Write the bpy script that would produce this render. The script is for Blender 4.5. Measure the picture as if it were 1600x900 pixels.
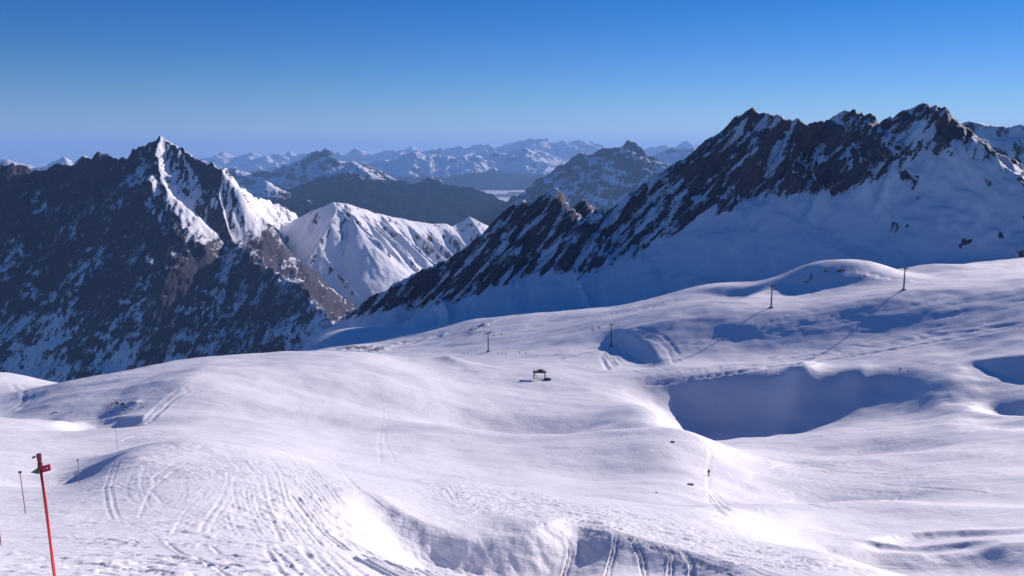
import bpy, math, random
import numpy as np

# ------------------------------------------------------------------ reset
for o in list(bpy.data.objects):
    bpy.data.objects.remove(o, do_unlink=True)
S = bpy.context.scene
COL = S.collection
RAD = math.radians

# ------------------------------------------------------------------ camera
F = 1333.0                      # focal length in pixels of a 1600 x 900 picture
PITCH = RAD(9.05)
cam = bpy.data.cameras.new('camera')
cam.sensor_width = 36.0
cam.lens = 36.0 * F / 1600.0
cam.clip_start = 0.1
cam.clip_end = 400000.0
camo = bpy.data.objects.new('camera', cam)
COL.objects.link(camo)
camo.location = (0, 0, 0)
camo.rotation_euler = (math.pi / 2 - PITCH, 0, 0)
S.camera = camo

# ------------------------------------------------------------------ light
SUN_AZ = RAD(45.0)              # clockwise from the view direction (+Y)
SUN_EL = RAD(16.5)
sx, sy, sz = math.sin(SUN_AZ) * math.cos(SUN_EL), math.cos(SUN_AZ) * math.cos(SUN_EL), math.sin(SUN_EL)
sun = bpy.data.lights.new('sun', 'SUN')
sun.energy = 5.0
sun.angle = RAD(0.5)
sun.color = (1.0, 0.87, 0.85)
suno = bpy.data.objects.new('sun', sun)
COL.objects.link(suno)
from mathutils import Vector
suno.rotation_euler = Vector((sx, sy, sz)).to_track_quat('Z', 'Y').to_euler()

world = bpy.data.worlds.new('World')
S.world = world
world.use_nodes = True
wn = world.node_tree.nodes
wl = world.node_tree.links
wn.clear()
sky = wn.new('ShaderNodeTexSky')
sky.sky_type = 'NISHITA'
sky.sun_disc = False
sky.sun_elevation = SUN_EL
sky.sun_rotation = SUN_AZ
sky.altitude = 2600.0
sky.air_density = 1.0
sky.dust_density = 0.0
sky.ozone_density = 4.0
bg = wn.new('ShaderNodeBackground')
bg.inputs['Strength'].default_value = 0.078
wo = wn.new('ShaderNodeOutputWorld')
hs = wn.new('ShaderNodeHueSaturation')          # the phone's vivid colour
hs.inputs['Hue'].default_value = 0.516
hs.inputs['Saturation'].default_value = 1.36
wl.new(sky.outputs[0], hs.inputs['Color'])
wl.new(hs.outputs[0], bg.inputs[0])
wl.new(bg.outputs[0], wo.inputs[0])

S.view_settings.view_transform = 'Standard'
S.view_settings.look = 'None'
S.view_settings.exposure = 0.21
S.view_settings.gamma = 1.0
S.view_settings.use_curve_mapping = False
S.render.engine = 'CYCLES'
S.cycles.volume_bounces = 1

# ------------------------------------------------------------------ geometry of the view, used to survey the place
CP, SP = math.cos(PITCH), math.sin(PITCH)

def ray(px, py):
    x = (np.asarray(px, float) - 800.0) / F
    y = (450.0 - np.asarray(py, float)) / F
    return x, CP + y * SP, -SP + y * CP

def P(px, py, r):
    dx, dy, dz = ray(px, py)
    h = np.hypot(dx, dy)
    return np.array([dx / h * r, dy / h * r, dz / h * r])

# ------------------------------------------------------------------ noise
def _hash(ix, iy, seed):
    h = (ix.astype(np.int64) * 374761393 + iy.astype(np.int64) * 668265263 + seed * 1442695041) & 0xFFFFFFFF
    h = ((h ^ (h >> 13)) * 1274126177) & 0xFFFFFFFF
    h = h ^ (h >> 16)
    return h

def gnoise(x, y, seed=0):
    x = np.asarray(x, float); y = np.asarray(y, float)
    ix = np.floor(x); iy = np.floor(y)
    fx = x - ix; fy = y - iy
    ux = fx * fx * fx * (fx * (fx * 6 - 15) + 10)
    uy = fy * fy * fy * (fy * (fy * 6 - 15) + 10)
    def g(ox, oy):
        a = _hash(ix + ox, iy + oy, seed) * (2 * math.pi / 4294967296.0)
        return np.cos(a) * (fx - ox) + np.sin(a) * (fy - oy)
    a = g(0, 0); b = g(1, 0); c = g(0, 1); d = g(1, 1)
    return ((a + (b - a) * ux) * (1 - uy) + (c + (d - c) * ux) * uy) * 1.5

def fbm(x, y, octv=5, gain=0.5, lac=2.03, seed=0):
    s = 0; a = 1.0; n = 0
    for o in range(octv):
        s = s + a * gnoise(x, y, seed + o * 17); n += a
        a *= gain; x = x * lac + 3.1; y = y * lac - 1.7
    return s / n

def ridged(x, y, octv=5, gain=0.5, lac=2.03, seed=0):
    s = 0; a = 1.0; n = 0
    for o in range(octv):
        s = s + a * (1 - np.abs(gnoise(x, y, seed + o * 17)) * 2); n += a
        a *= gain; x = x * lac + 3.1; y = y * lac - 1.7
    return s / n

def sstep(a, b, x):
    t = np.clip((x - a) / (b - a), 0, 1)
    return t * t * (3 - 2 * t)

# ------------------------------------------------------------------ mesh helpers
def grid_mesh(name, X, Y, Z, mat, attrs=None):
    nr, na = X.shape
    me = bpy.data.meshes.new(name)
    nv = nr * na
    co = np.empty((nv, 3), np.float32)
    co[:, 0] = X.ravel(); co[:, 1] = Y.ravel(); co[:, 2] = Z.ravel()
    idx = np.arange(nv, dtype=np.int32).reshape(nr, na)
    q = np.stack([idx[:-1, :-1], idx[:-1, 1:], idx[1:, 1:], idx[1:, :-1]], -1).reshape(-1, 4)
    nf = len(q)
    me.vertices.add(nv); me.loops.add(nf * 4); me.polygons.add(nf)
    me.vertices.foreach_set('co', co.ravel())
    me.loops.foreach_set('vertex_index', q.ravel())
    me.polygons.foreach_set('loop_start', np.arange(0, nf * 4, 4, dtype=np.int32))
    me.polygons.foreach_set('loop_total', np.full(nf, 4, np.int32))
    me.polygons.foreach_set('use_smooth', np.ones(nf, bool))
    for k, v in (attrs or {}).items():
        a = me.attributes.new(k, 'FLOAT', 'POINT')
        a.data.foreach_set('value', np.ascontiguousarray(v, np.float32).ravel())
    me.update(calc_edges=True)
    me.materials.append(mat)
    o = bpy.data.objects.new(name, me)
    COL.objects.link(o)
    return o

def structure(o, label):
    o['kind'] = 'structure'; o['label'] = label
    return o

# ------------------------------------------------------------------ materials
def new_mat(name):
    m = bpy.data.materials.new(name); m.use_nodes = True
    n = m.node_tree.nodes; l = m.node_tree.links
    n.clear()
    out = n.new('ShaderNodeOutputMaterial')
    b = n.new('ShaderNodeBsdfPrincipled')
    l.new(b.outputs[0], out.inputs['Surface'])
    return m, n, l, b

def noise_node(n, l, scale, detail=4, rough=0.55, vec=None, dist=0.0):
    t = n.new('ShaderNodeTexNoise')
    t.inputs['Scale'].default_value = scale
    t.inputs['Detail'].default_value = detail
    t.inputs['Roughness'].default_value = rough
    t.inputs['Distortion'].default_value = dist
    if vec is not None: l.new(vec, t.inputs['Vector'])
    return t

def math_node(n, l, op, a, b=None, c=None, clamp=False):
    m = n.new('ShaderNodeMath'); m.operation = op; m.use_clamp = clamp
    for i, v in enumerate((a, b, c)):
        if v is None: continue
        if isinstance(v, (int, float)): m.inputs[i].default_value = v
        else: l.new(v, m.inputs[i])
    return m.outputs[0]

def mapping(n, l, vec, scale=(1, 1, 1), rot=(0, 0, 0)):
    m = n.new('ShaderNodeMapping')
    m.inputs['Scale'].default_value = scale
    m.inputs['Rotation'].default_value = rot
    l.new(vec, m.inputs['Vector'])
    return m.outputs[0]

def ramp(n, l, fac, stops):
    r = n.new('ShaderNodeValToRGB')
    e = r.color_ramp.elements
    while len(e) < len(stops): e.new(0.5)
    for i, (p, c) in enumerate(stops):
        e[i].position = p; e[i].color = (c[0], c[1], c[2], 1)
    l.new(fac, r.inputs[0])
    return r.outputs[0]

SNOW = (0.90, 0.90, 0.92)

def snow_material():
    m, n, l, b = new_mat('snow')
    tc = n.new('ShaderNodeTexCoord').outputs['Object']
    big = noise_node(n, l, 0.02, 3, 0.5, tc)
    c = ramp(n, l, big.outputs[0], [(0.3, (0.86, 0.865, 0.89)), (0.7, SNOW)])
    # bare stone that shows through where the terrain is blown clear
    at = n.new('ShaderNodeAttribute'); at.attribute_name = 'rock'
    rn = noise_node(n, l, 0.35, 6, 0.65, tc)
    k = math_node(n, l, 'ADD', at.outputs['Fac'], math_node(n, l, 'MULTIPLY', math_node(n, l, 'SUBTRACT', rn.outputs[0], 0.5), 1.6))
    k = math_node(n, l, 'MULTIPLY', math_node(n, l, 'SUBTRACT', k, 0.55), 6.0, clamp=True)
    k = math_node(n, l, 'MULTIPLY', k, math_node(n, l, 'GREATER_THAN', at.outputs['Fac'], 0.02))
    rc = ramp(n, l, rn.outputs[0], [(0.3, (0.07, 0.062, 0.06)), (0.7, (0.17, 0.15, 0.145))])
    mx = n.new('ShaderNodeMix'); mx.data_type = 'RGBA'
    l.new(k, mx.inputs[0]); l.new(c, mx.inputs[6]); l.new(rc, mx.inputs[7])
    l.new(mx.outputs[2], b.inputs['Base Color'])
    b.inputs['Roughness'].default_value = 0.62
    b.inputs['Specular IOR Level'].default_value = 0.25
    # wind crust: fine relief
    w = mapping(n, l, tc, (1.0, 0.35, 1.0), (0, 0, 0.5))
    f1 = noise_node(n, l, 1.1, 6, 0.62, w)
    f2 = noise_node(n, l, 9.0, 3, 0.6, tc)
    w3 = mapping(n, l, tc, (0.35, 1.0, 1.0), (0, 0, -0.6))
    f3 = noise_node(n, l, 0.22, 7, 0.66, w3, 0.6)
    hs0 = math_node(n, l, 'MULTIPLY', f3.outputs[0], 0.42)
    hsum = math_node(n, l, 'ADD', math_node(n, l, 'MULTIPLY', f1.outputs[0], 0.11), math_node(n, l, 'MULTIPLY', f2.outputs[0], 0.012))
    hsum = math_node(n, l, 'ADD', hsum, hs0)
    bp = n.new('ShaderNodeBump'); bp.inputs['Strength'].default_value = 0.8; bp.inputs['Distance'].default_value = 1.0
    l.new(hsum, bp.inputs['Height']); l.new(bp.outputs[0], b.inputs['Normal'])
    return m

def rock_material(name, size, dip=0.0, dark=(0.06, 0.053, 0.057), pale=(0.17, 0.148, 0.145), forest=None, streak=5.0, bump=0.6, slope0=0.62, w1=3.0, ws=1.5, det=8, rgh=0.6):
    """snow over rock; attribute 'snow' says how much snow lies, 'forest' how much wood; size = metres of the finest blotches"""
    m, n, l, b = new_mat(name)
    tc = n.new('ShaderNodeTexCoord').outputs['Object']
    def dot(vec):
        q = n.new('ShaderNodeVectorMath'); q.operation = 'DOT_PRODUCT'
        l.new(tc, q.inputs[0]); q.inputs[1].default_value = vec
        return q.outputs['Value']
    cb = n.new('ShaderNodeCombineXYZ')                      # along the beds, across the beds, into the hill
    l.new(dot((math.cos(dip) / streak, 0, math.sin(dip) / streak)), cb.inputs[0])
    l.new(dot((-math.sin(dip) * 1.5, 0, math.cos(dip) * 1.5)), cb.inputs[1])
    l.new(dot((0, 0.4, 0)), cb.inputs[2])
    v = cb.outputs[0]
    n1 = noise_node(n, l, 1.0 / (size * 9.0), det, rgh, v, 0.25)
    n2 = noise_node(n, l, 1.0 / (size * 3.0), 6, 0.65, tc)
    at = n.new('ShaderNodeAttribute'); at.attribute_name = 'snow'
    ge = n.new('ShaderNodeNewGeometry')
    sp = n.new('ShaderNodeSeparateXYZ'); l.new(ge.outputs['Normal'], sp.inputs[0])
    k = math_node(n, l, 'ADD', at.outputs['Fac'], math_node(n, l, 'MULTIPLY', math_node(n, l, 'SUBTRACT', n1.outputs[0], 0.5), w1))
    k = math_node(n, l, 'ADD', k, math_node(n, l, 'MULTIPLY', math_node(n, l, 'SUBTRACT', n2.outputs[0], 0.5), 0.9))
    k = math_node(n, l, 'ADD', k, math_node(n, l, 'MULTIPLY', math_node(n, l, 'SUBTRACT', sp.outputs[2], slope0), ws))
    k = math_node(n, l, 'MULTIPLY_ADD', math_node(n, l, 'SUBTRACT', k, 0.5), 4.0, 0.5, clamp=True)
    n3 = noise_node(n, l, 1.0 / (size * 4.0), 8, 0.7, v, 0.5)
    rc = ramp(n, l, math_node(n, l, 'ADD', math_node(n, l, 'MULTIPLY', n3.outputs[0], 0.75), math_node(n, l, 'MULTIPLY', n2.outputs[0], 0.25)), [(0.36, dark), (0.66, pale)])
    sn = n.new('ShaderNodeMix'); sn.data_type = 'RGBA'
    l.new(k, sn.inputs[0]); l.new(rc, sn.inputs[6]); sn.inputs[7].default_value = (*SNOW, 1)
    colr = sn.outputs[2]
    if forest:
        fa = n.new('ShaderNodeAttribute'); fa.attribute_name = 'forest'
        fn = noise_node(n, l, 1.0 / (size * 6.0), 7, 0.7, tc)
        fk = math_node(n, l, 'ADD', fa.outputs['Fac'], math_node(n, l, 'MULTIPLY', math_node(n, l, 'SUBTRACT', fn.outputs[0], 0.5), 2.3))
        fk = math_node(n, l, 'MULTIPLY_ADD', math_node(n, l, 'SUBTRACT', fk, 0.5), 5.0, 0.5, clamp=True)
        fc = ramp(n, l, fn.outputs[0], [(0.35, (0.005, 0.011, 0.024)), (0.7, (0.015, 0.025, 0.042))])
        fm = n.new('ShaderNodeMix'); fm.data_type = 'RGBA'
        l.new(fk, fm.inputs[0]); l.new(colr, fm.inputs[6]); l.new(fc, fm.inputs[7])
        colr = fm.outputs[2]
    l.new(colr, b.inputs['Base Color'])
    b.inputs['Roughness'].default_value = 0.75
    b.inputs['Specular IOR Level'].default_value = 0.0 if forest else 0.1
    hb = math_node(n, l, 'MULTIPLY', math_node(n, l, 'SUBTRACT', 1.15, k), math_node(n, l, 'ADD', n1.outputs[0], math_node(n, l, 'ADD', n2.outputs[0], n3.outputs[0])))
    bp = n.new('ShaderNodeBump'); bp.inputs['Strength'].default_value = bump; bp.inputs['Distance'].default_value = size * 3.0
    l.new(hb, bp.inputs['Height']); l.new(bp.outputs[0], b.inputs['Normal'])
    return m

def plain_material(name, colr, rough=0.5, metal=0.0, vary=0.25, scale=8.0):
    m, n, l, b = new_mat(name)
    tc = n.new('ShaderNodeTexCoord').outputs['Object']
    nn = noise_node(n, l, scale, 5, 0.6, tc)
    c = ramp(n, l, nn.outputs[0], [(0.3, tuple(x * (1 - vary) for x in colr)), (0.7, tuple(min(1, x * (1 + vary)) for x in colr))])
    l.new(c, b.inputs['Base Color'])
    b.inputs['Roughness'].default_value = rough
    b.inputs['Metallic'].default_value = metal
    return m

M_SNOW = snow_material()

# ------------------------------------------------------------------ the snow field: survey points by column of the view
PROFILES = {
 -260: [(1180,5),(1000,9),(900,15),(860,25),(810,45),(755,80),(700,140),(665,205),(640,300),(610,420),(588,540),(640,800),(760,1400)],
 0: [(1160,5),(985,9),(900,14),(860,23),(805,42),(752,80),(700,135),(668,195),(652,225),(640,270),(612,420),(590,520),(640,750),(760,1400)],
 100: [(1155,5),(980,9),(900,14),(860,22),(805,38),(765,64),(742,95),(700,140),(676,200),(660,228),(640,248),(618,270),(600,300),(595,330),(640,520),(760,1400)],
 180: [(1155,5),(980,9),(900,14),(858,22),(802,37),(752,58),(712,76),(703,84),(712,110),(685,165),(668,205),(652,234),(630,256),(605,285),(588,330),(584,360),(620,550),(740,1400)],
 270: [(1155,5),(980,9),(900,14),(856,22),(800,37),(750,56),(704,80),(683,93),(694,115),(680,160),(665,200),(640,232),(610,275),(580,340),(562,400),(590,560),(720,1400)],
 400: [(1155,5),(980,9),(900,14),(856,22),(805,36),(752,58),(712,82),(700,95),(703,120),(688,160),(665,205),(620,275),(580,340),(553,410),(549,430),(570,520),(560,700),(640,1000),(720,1400)],
 500: [(1150,5),(980,9),(905,15),(860,24),(805,40),(765,60),(730,86),(725,98),(730,120),(712,150),(685,195),(640,260),(590,330),(552,405),(545,432),(566,510),(562,620),(545,800),(514,960),(560,1150),(660,1400)],
 580: [(1150,5),(985,9),(915,15),(875,24),(825,40),(772,62),(743,85),(738,98),(741,125),(725,150),(690,200),(640,270),(590,345),(556,415),(549,440),(568,510),(560,620),(540,800),(508,980),(540,1150),(600,1400)],
 650: [(1150,5),(990,9),(930,16),(895,24),(862,36),(838,46),(790,63),(757,80),(745,96),(747,125),(735,148),(695,200),(645,275),(600,348),(572,420),(564,455),(570,500),(558,620),(538,760),(512,920),(520,1050),(550,1300)],
 760: [(1150,5),(995,9),(940,16),(905,26),(870,38),(848,47),(800,63),(768,80),(757,95),(762,125),(745,155),(700,212),(650,290),(605,365),(583,420),(568,470),(552,600),(535,650),(512,740),(495,850),(510,1000),(520,1250)],
 850: [(1150,5),(1000,9),(945,17),(905,30),(865,42),(820,56),(797,68),(778,82),(767,95),(775,125),(752,158),(705,215),(655,290),(607,378),(592,400),(575,445),(555,520),(535,600),(510,700),(487,800),(497,950),(500,1250)],
 950: [(1150,5),(1005,9),(950,18),(910,30),(878,42),(840,54),(812,66),(790,80),(780,92),(787,120),(765,155),(715,208),(665,270),(620,355),(600,400),(580,445),(560,490),(542,520),(505,620),(484,740),(480,900),(480,1200)],
 1020: [(1150,5),(1010,9),(955,19),(920,30),(890,42),(855,54),(825,66),(798,80),(788,94),(795,120),(765,150),(715,202),(665,262),(622,320),(640,365),(612,402),(580,428),(562,478),(545,495),(500,555),(486,620),(466,800),(468,950),(470,1200)],
 1080: [(1150,5),(1010,10),(960,19),(925,30),(898,42),(866,54),(832,66),(800,84),(788,100),(800,125),(765,155),(715,205),(675,252),(695,310),(668,378),(602,408),(578,430),(560,480),(500,540),(474,590),(460,680),(446,790),(455,950),(455,1200)],
 1140: [(1150,5),(1010,10),(965,20),(930,32),(905,43),(872,56),(838,68),(805,92),(788,118),(797,140),(760,185),(715,230),(692,270),(684,320),(668,376),(600,408),(577,430),(556,482),(495,540),(468,590),(452,680),(438,780),(440,950),(440,1200)],
 1220: [(1150,5),(1015,10),(970,21),(940,32),(915,43),(878,57),(852,68),(850,90),(820,115),(787,150),(796,172),(760,205),(715,255),(690,300),(668,370),(599,406),(574,430),(553,482),(498,530),(481,548),(474,590),(462,660),(446,760),(450,900),(440,1200)],
 1300: [(1150,5),(1020,10),(975,22),(945,33),(915,44),(880,56),(862,66),(882,86),(850,112),(810,145),(785,168),(796,190),(760,215),(710,265),(682,312),(660,366),(599,406),(573,430),(548,482),(490,535),(468,562),(460,610),(452,680),(443,760),(445,900),(430,1200)],
 1400: [(1150,5),(1025,10),(985,22),(955,34),(925,45),(900,56),(893,66),(908,86),(865,112),(820,142),(789,168),(798,190),(760,215),(710,265),(676,310),(655,360),(598,402),(571,428),(537,480),(480,537),(456,562),(447,600),(440,720),(428,820),(430,950),(420,1200)],
 1500: [(1150,5),(1030,10),(990,22),(965,34),(940,48),(915,70),(890,100),(858,118),(825,140),(792,165),(797,185),(760,212),(710,260),(672,305),(645,350),(600,392),(575,417),(560,440),(525,482),(470,540),(448,566),(440,605),(425,760),(412,860),(420,950),(410,1200)],
 1600: [(1150,5),(1035,10),(995,22),(970,34),(945,50),(920,75),(892,100),(855,118),(825,138),(797,160),(800,180),(760,210),(705,262),(668,305),(640,342),(604,374),(580,397),(550,432),(510,482),(456,542),(437,572),(428,620),(418,760),(405,880),(410,950),(400,1200)],
 1860: [(1150,5),(1040,10),(1000,22),(975,34),(950,52),(920,78),(890,102),(850,122),(825,140),(800,160),(790,180),(750,210),(700,262),(660,305),(630,342),(595,374),(570,397),(540,432),(490,482),(440,530),(420,560),(415,620),(412,760),(400,900),(395,1200)],
}
def pchip(x, y, q):
    """shape-keeping cubic through (x, y); y may hold many curves as columns"""
    y = np.asarray(y, float)
    if y.ndim == 1: y = y[:, None]
    h = np.diff(x)[:, None]; d = np.diff(y, axis=0) / h
    m = np.zeros_like(y)
    w1 = 2 * h[1:] + h[:-1]; w2 = h[1:] + 2 * h[:-1]
    same = d[1:] * d[:-1] > 0
    with np.errstate(divide='ignore', invalid='ignore'):
        hm = (w1 + w2) / (w1 / d[:-1] + w2 / d[1:])
    m[1:-1] = np.where(same, hm, 0.0)
    m[0] = d[0]; m[-1] = d[-1]
    i = np.clip(np.searchsorted(x, q) - 1, 0, len(x) - 2)
    t = ((q - x[i]) / (x[i + 1] - x[i]))[:, None]
    hh = h[i]
    return (y[i] * (1 + 2 * t) * (1 - t) ** 2 + m[i] * hh * t * (1 - t) ** 2 + y[i + 1] * t * t * (3 - 2 * t) + m[i + 1] * hh * t * t * (t - 1))

def blur(G, su, sv):
    for ax, sg in ((1, su), (0, sv)):
        k = int(3 * sg + 1); w = np.exp(-0.5 * (np.arange(-k, k + 1) / sg) ** 2); w /= w.sum()
        Gp = np.pad(G, [(k, k) if i == ax else (0, 0) for i in (0, 1)], mode='reflect', reflect_type='odd')
        out = 0
        for j, wj in enumerate(w):
            out = out + wj * (Gp[:, j:j + G.shape[1]] if ax == 1 else Gp[j:j + G.shape[0], :])
        G = out
    return G

def survey(gu, gv):
    us = []; rows = []
    for px in sorted(PROFILES):
        pts = PROFILES[px]
        v = np.array([math.log(r) for _, r in pts])
        w = np.array([P(px, py, r) for py, r in pts])
        t = w[:, 2] / np.hypot(w[:, 0], w[:, 1])
        us.append(math.atan((px - 800) / F / (CP - 0.1 * SP)))
        v = np.concatenate([[math.log(2.0)], v]); t = np.concatenate([[t[0] - 0.6], t])
        if v[-1] < math.log(1305): v = np.append(v, math.log(1500)); t = np.append(t, t[-1])
        rows.append(pchip(v, t, gv)[:, 0])
    A = np.array(rows)                                   # columns x v
    us = np.array(us)
    us = np.concatenate([[RAD(-60)], us, [RAD(60)]]); A = np.vstack([A[:1], A, A[-1:]])
    return pchip(us, A, gu).T                            # v x u

def cubic_up(G, u0, u1, v0, v1, u, v):
    """bicubic (Catmull-Rom) sampling of G[v,u] at the tensor grid v x u"""
    def wts(t, a, b, n):
        s = np.clip((t - a) / (b - a) * (n - 1), 0, n - 1.0001)
        i = np.floor(s).astype(int); f = s - i
        ws = [-0.5 * f + f * f - 0.5 * f ** 3, 1 - 2.5 * f * f + 1.5 * f ** 3, 0.5 * f + 2 * f * f - 1.5 * f ** 3, -0.5 * f * f + 0.5 * f ** 3]
        ids = [np.clip(i + k, 0, n - 1) for k in (-1, 0, 1, 2)]
        return ws, ids
    ws, ids = wts(v, v0, v1, G.shape[0])
    A = sum(w[:, None] * G[i, :] for w, i in zip(ws, ids))
    ws, ids = wts(u, u0, u1, G.shape[1])
    return sum(w[None, :] * A[:, i] for w, i in zip(ws, ids))

A0, A1 = RAD(-46), RAD(46)
L0, L1 = math.log(3.0), math.log(1300.0)
gu = np.linspace(A0, A1, 260); gv = np.linspace(L0, L1, 420)
G = blur(survey(gu, gv), 4.0, 1.8)
az = np.concatenate([np.linspace(A0, RAD(-34.5), 30)[:-1], np.linspace(RAD(-34.5), RAD(34.5), 640), np.linspace(RAD(34.5), A1, 30)[1:]])
lr = np.concatenate([np.linspace(L0, math.log(12), 30)[:-1], np.linspace(math.log(12), math.log(130), 660)[:-1], np.linspace(math.log(130), math.log(620), 330)[:-1], np.linspace(math.log(620), L1, 120)])
RR = np.exp(lr)
TT = cubic_up(G, A0, A1, L0, L1, az, lr)
SXg = RR[:, None] * np.sin(az)[None, :]
SYg = RR[:, None] * np.cos(az)[None, :]
SZg = TT * RR[:, None]

def ground_hit(px, py, rmin=4.0):
    dx, dy, dz = ray(px, py)
    a = math.atan2(dx, dy); h = math.hypot(dx, dy); s = dz / h
    j = int(np.clip(np.searchsorted(az, a) - 1, 0, len(az) - 2))
    f = (a - az[j]) / (az[j + 1] - az[j])
    col = SZg[:, j] * (1 - f) + SZg[:, j + 1] * f
    e = col - s * RR
    k = np.where((e[1:] >= 0) & (e[:-1] < 0) & (RR[1:] > rmin))[0]
    if len(k) == 0: return None
    i = k[0]
    q = e[i] / (e[i] - e[i + 1])
    r = RR[i] * (1 - q) + RR[i + 1] * q
    return np.array([r * math.sin(a), r * math.cos(a), s * r])

def ground_z(x, y):
    a = math.atan2(x, y); r = math.hypot(x, y)
    j = int(np.clip(np.searchsorted(az, a) - 1, 0, len(az) - 2)); i = int(np.clip(np.searchsorted(RR, r) - 1, 0, len(RR) - 2))
    f = (a - az[j]) / (az[j + 1] - az[j]); g = (r - RR[i]) / (RR[i + 1] - RR[i])
    return (SZg[i, j] * (1 - f) + SZg[i, j + 1] * f) * (1 - g) + (SZg[i + 1, j] * (1 - f) + SZg[i + 1, j + 1] * f) * g

# ------------------------------------------------------------------ humps, lips and hollows in metres on the ground
def gp(px, py):
    h = ground_hit(px, py)
    if h is None:
        h = P(px, py, 600.0)
    return h

def gline(pts, sub=6):
    w = [gp(*p) if len(p) == 2 else P(*p) for p in pts]
    out = []
    n = len(w)
    for i in range(n - 1):
        p0 = w[max(i - 1, 0)]; p1 = w[i]; p2 = w[i + 1]; p3 = w[min(i + 2, n - 1)]
        for k in range(sub):
            t = k / sub
            out.append(0.5 * (2 * p1 + (p2 - p0) * t + (2 * p0 - 5 * p1 + 4 * p2 - p3) * t * t + (3 * p1 - p0 - 3 * p2 + p3) * t ** 3))
    out.append(w[-1])
    return np.array(out)

def rows_for(rmin, rmax):
    return slice(int(np.searchsorted(RR, max(rmin, RR[0]))), int(np.searchsorted(RR, rmax)) + 1)

def hill(px, py, h, la, lb, rot=0.0, p=2.0, sharp=False):
    c = gp(px, py); R = math.hypot(c[0], c[1]); m = 3 * max(la, lb)
    s = rows_for(R - m, R + m)
    dx = SXg[s] - c[0]; dy = SYg[s] - c[1]
    u = dx * math.cos(rot) + dy * math.sin(rot); v = -dx * math.sin(rot) + dy * math.cos(rot)
    q = (np.abs(u) / la) ** 2 + (np.abs(v) / lb) ** 2
    SZg[s] += h * (np.exp(-np.sqrt(q + 0.02) * 1.4) if sharp else np.exp(-q ** (p / 2)))

def poly_dist(pl, X, Y):
    best = np.full(X.shape, 1e18); sg = np.zeros(X.shape); tt = np.zeros(X.shape)
    n = len(pl) - 1
    for i in range(n):
        ax, ay = pl[i][:2]; bx, by = pl[i + 1][:2]
        ex, ey = bx - ax, by - ay; L2 = ex * ex + ey * ey + 1e-12
        t = np.clip(((X - ax) * ex + (Y - ay) * ey) / L2, 0, 1)
        qx = X - ax - t * ex; qy = Y - ay - t * ey
        d2 = qx * qx + qy * qy
        k = d2 < best
        best[k] = d2[k]; sg[k] = np.sign(ex * qy - ey * qx)[k]; tt[k] = ((i + t) / n)[k]
    return np.sqrt(best), sg, tt

def lip(pts, down, h, w, L, fade=0.15, wob=0.0, p=1.5):
    """the ground breaks off along a line: h metres over a width w, then comes back over L"""
    pl = gline(pts, 4)
    R = np.hypot(pl[:, 0], pl[:, 1])
    s = rows_for(R.min() - 3 * L, R.max() + 3 * L)
    X = SXg[s]; Y = SYg[s]
    if wob:
        X = X + wob * fbm(X / (6 * wob), Y / (6 * wob), 3, seed=5); Y = Y + wob * fbm(Y / (6 * wob), X / (6 * wob), 3, seed=6)
    d, sg, t = poly_dist(pl, X, Y)
    c = gp(*down)
    d0, s0, t0 = poly_dist(pl, np.array([c[0]]), np.array([c[1]]))
    d = d * sg * s0[0]
    dp = np.maximum(d, 0)
    f = (1 - np.exp(-(dp / w) ** p)) * np.exp(-(dp / L) ** 2)
    ch = pl[-1] - pl[0]
    t = ((X - pl[0][0]) * ch[0] + (Y - pl[0][1]) * ch[1]) / (ch[0] ** 2 + ch[1] ** 2)
    e = sstep(0, fade, t) * sstep(1, 1 - fade, t)
    SZg[s] -= h * f * e

def groove(pl, width, depth, berm=0.4):
    """a ski track: a furrow with a little wall of pushed-up snow beside it"""
    m = width * 3.2
    sd = 1 if random.random() < 0.5 else -1
    for i in range(len(pl) - 1):
        a, b = pl[i], pl[i + 1]
        ra, rb = math.hypot(a[0], a[1]), math.hypot(b[0], b[1])
        if abs(ra - rb) > 0.2 * ra + 0.5: continue
        ta, tb = math.atan2(a[0], a[1]), math.atan2(b[0], b[1])
        r0, r1 = min(ra, rb) - m, max(ra, rb) + m
        i0, i1 = np.searchsorted(RR, r0), np.searchsorted(RR, r1)
        j0, j1 = np.searchsorted(az, min(ta, tb) - m / min(ra, rb)), np.searchsorted(az, max(ta, tb) + m / min(ra, rb))
        if i1 - i0 < 1 or j1 - j0 < 1: continue
        X = SXg[i0:i1, j0:j1]; Y = SYg[i0:i1, j0:j1]
        ex, ey = b[0] - a[0], b[1] - a[1]; L = math.hypot(ex, ey) + 1e-9
        t = ((X - a[0]) * ex + (Y - a[1]) * ey) / (L * L)
        d = (ex * (Y - a[1]) - ey * (X - a[0])) / L * sd
        mask = (t >= 0) & (t < 1)
        TRK[i0:i1, j0:j1] = np.where(mask, np.minimum(TRK[i0:i1, j0:j1], -depth * np.exp(-(d / width) ** 2)), TRK[i0:i1, j0:j1])
        BRM[i0:i1, j0:j1] = np.where(mask, np.maximum(BRM[i0:i1, j0:j1], depth * berm * np.exp(-((d - 1.7 * width) / (0.9 * width)) ** 2)), BRM[i0:i1, j0:j1])

TRK = np.zeros_like(SZg); BRM = np.zeros_like(SZg)
random.seed(4)

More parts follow.
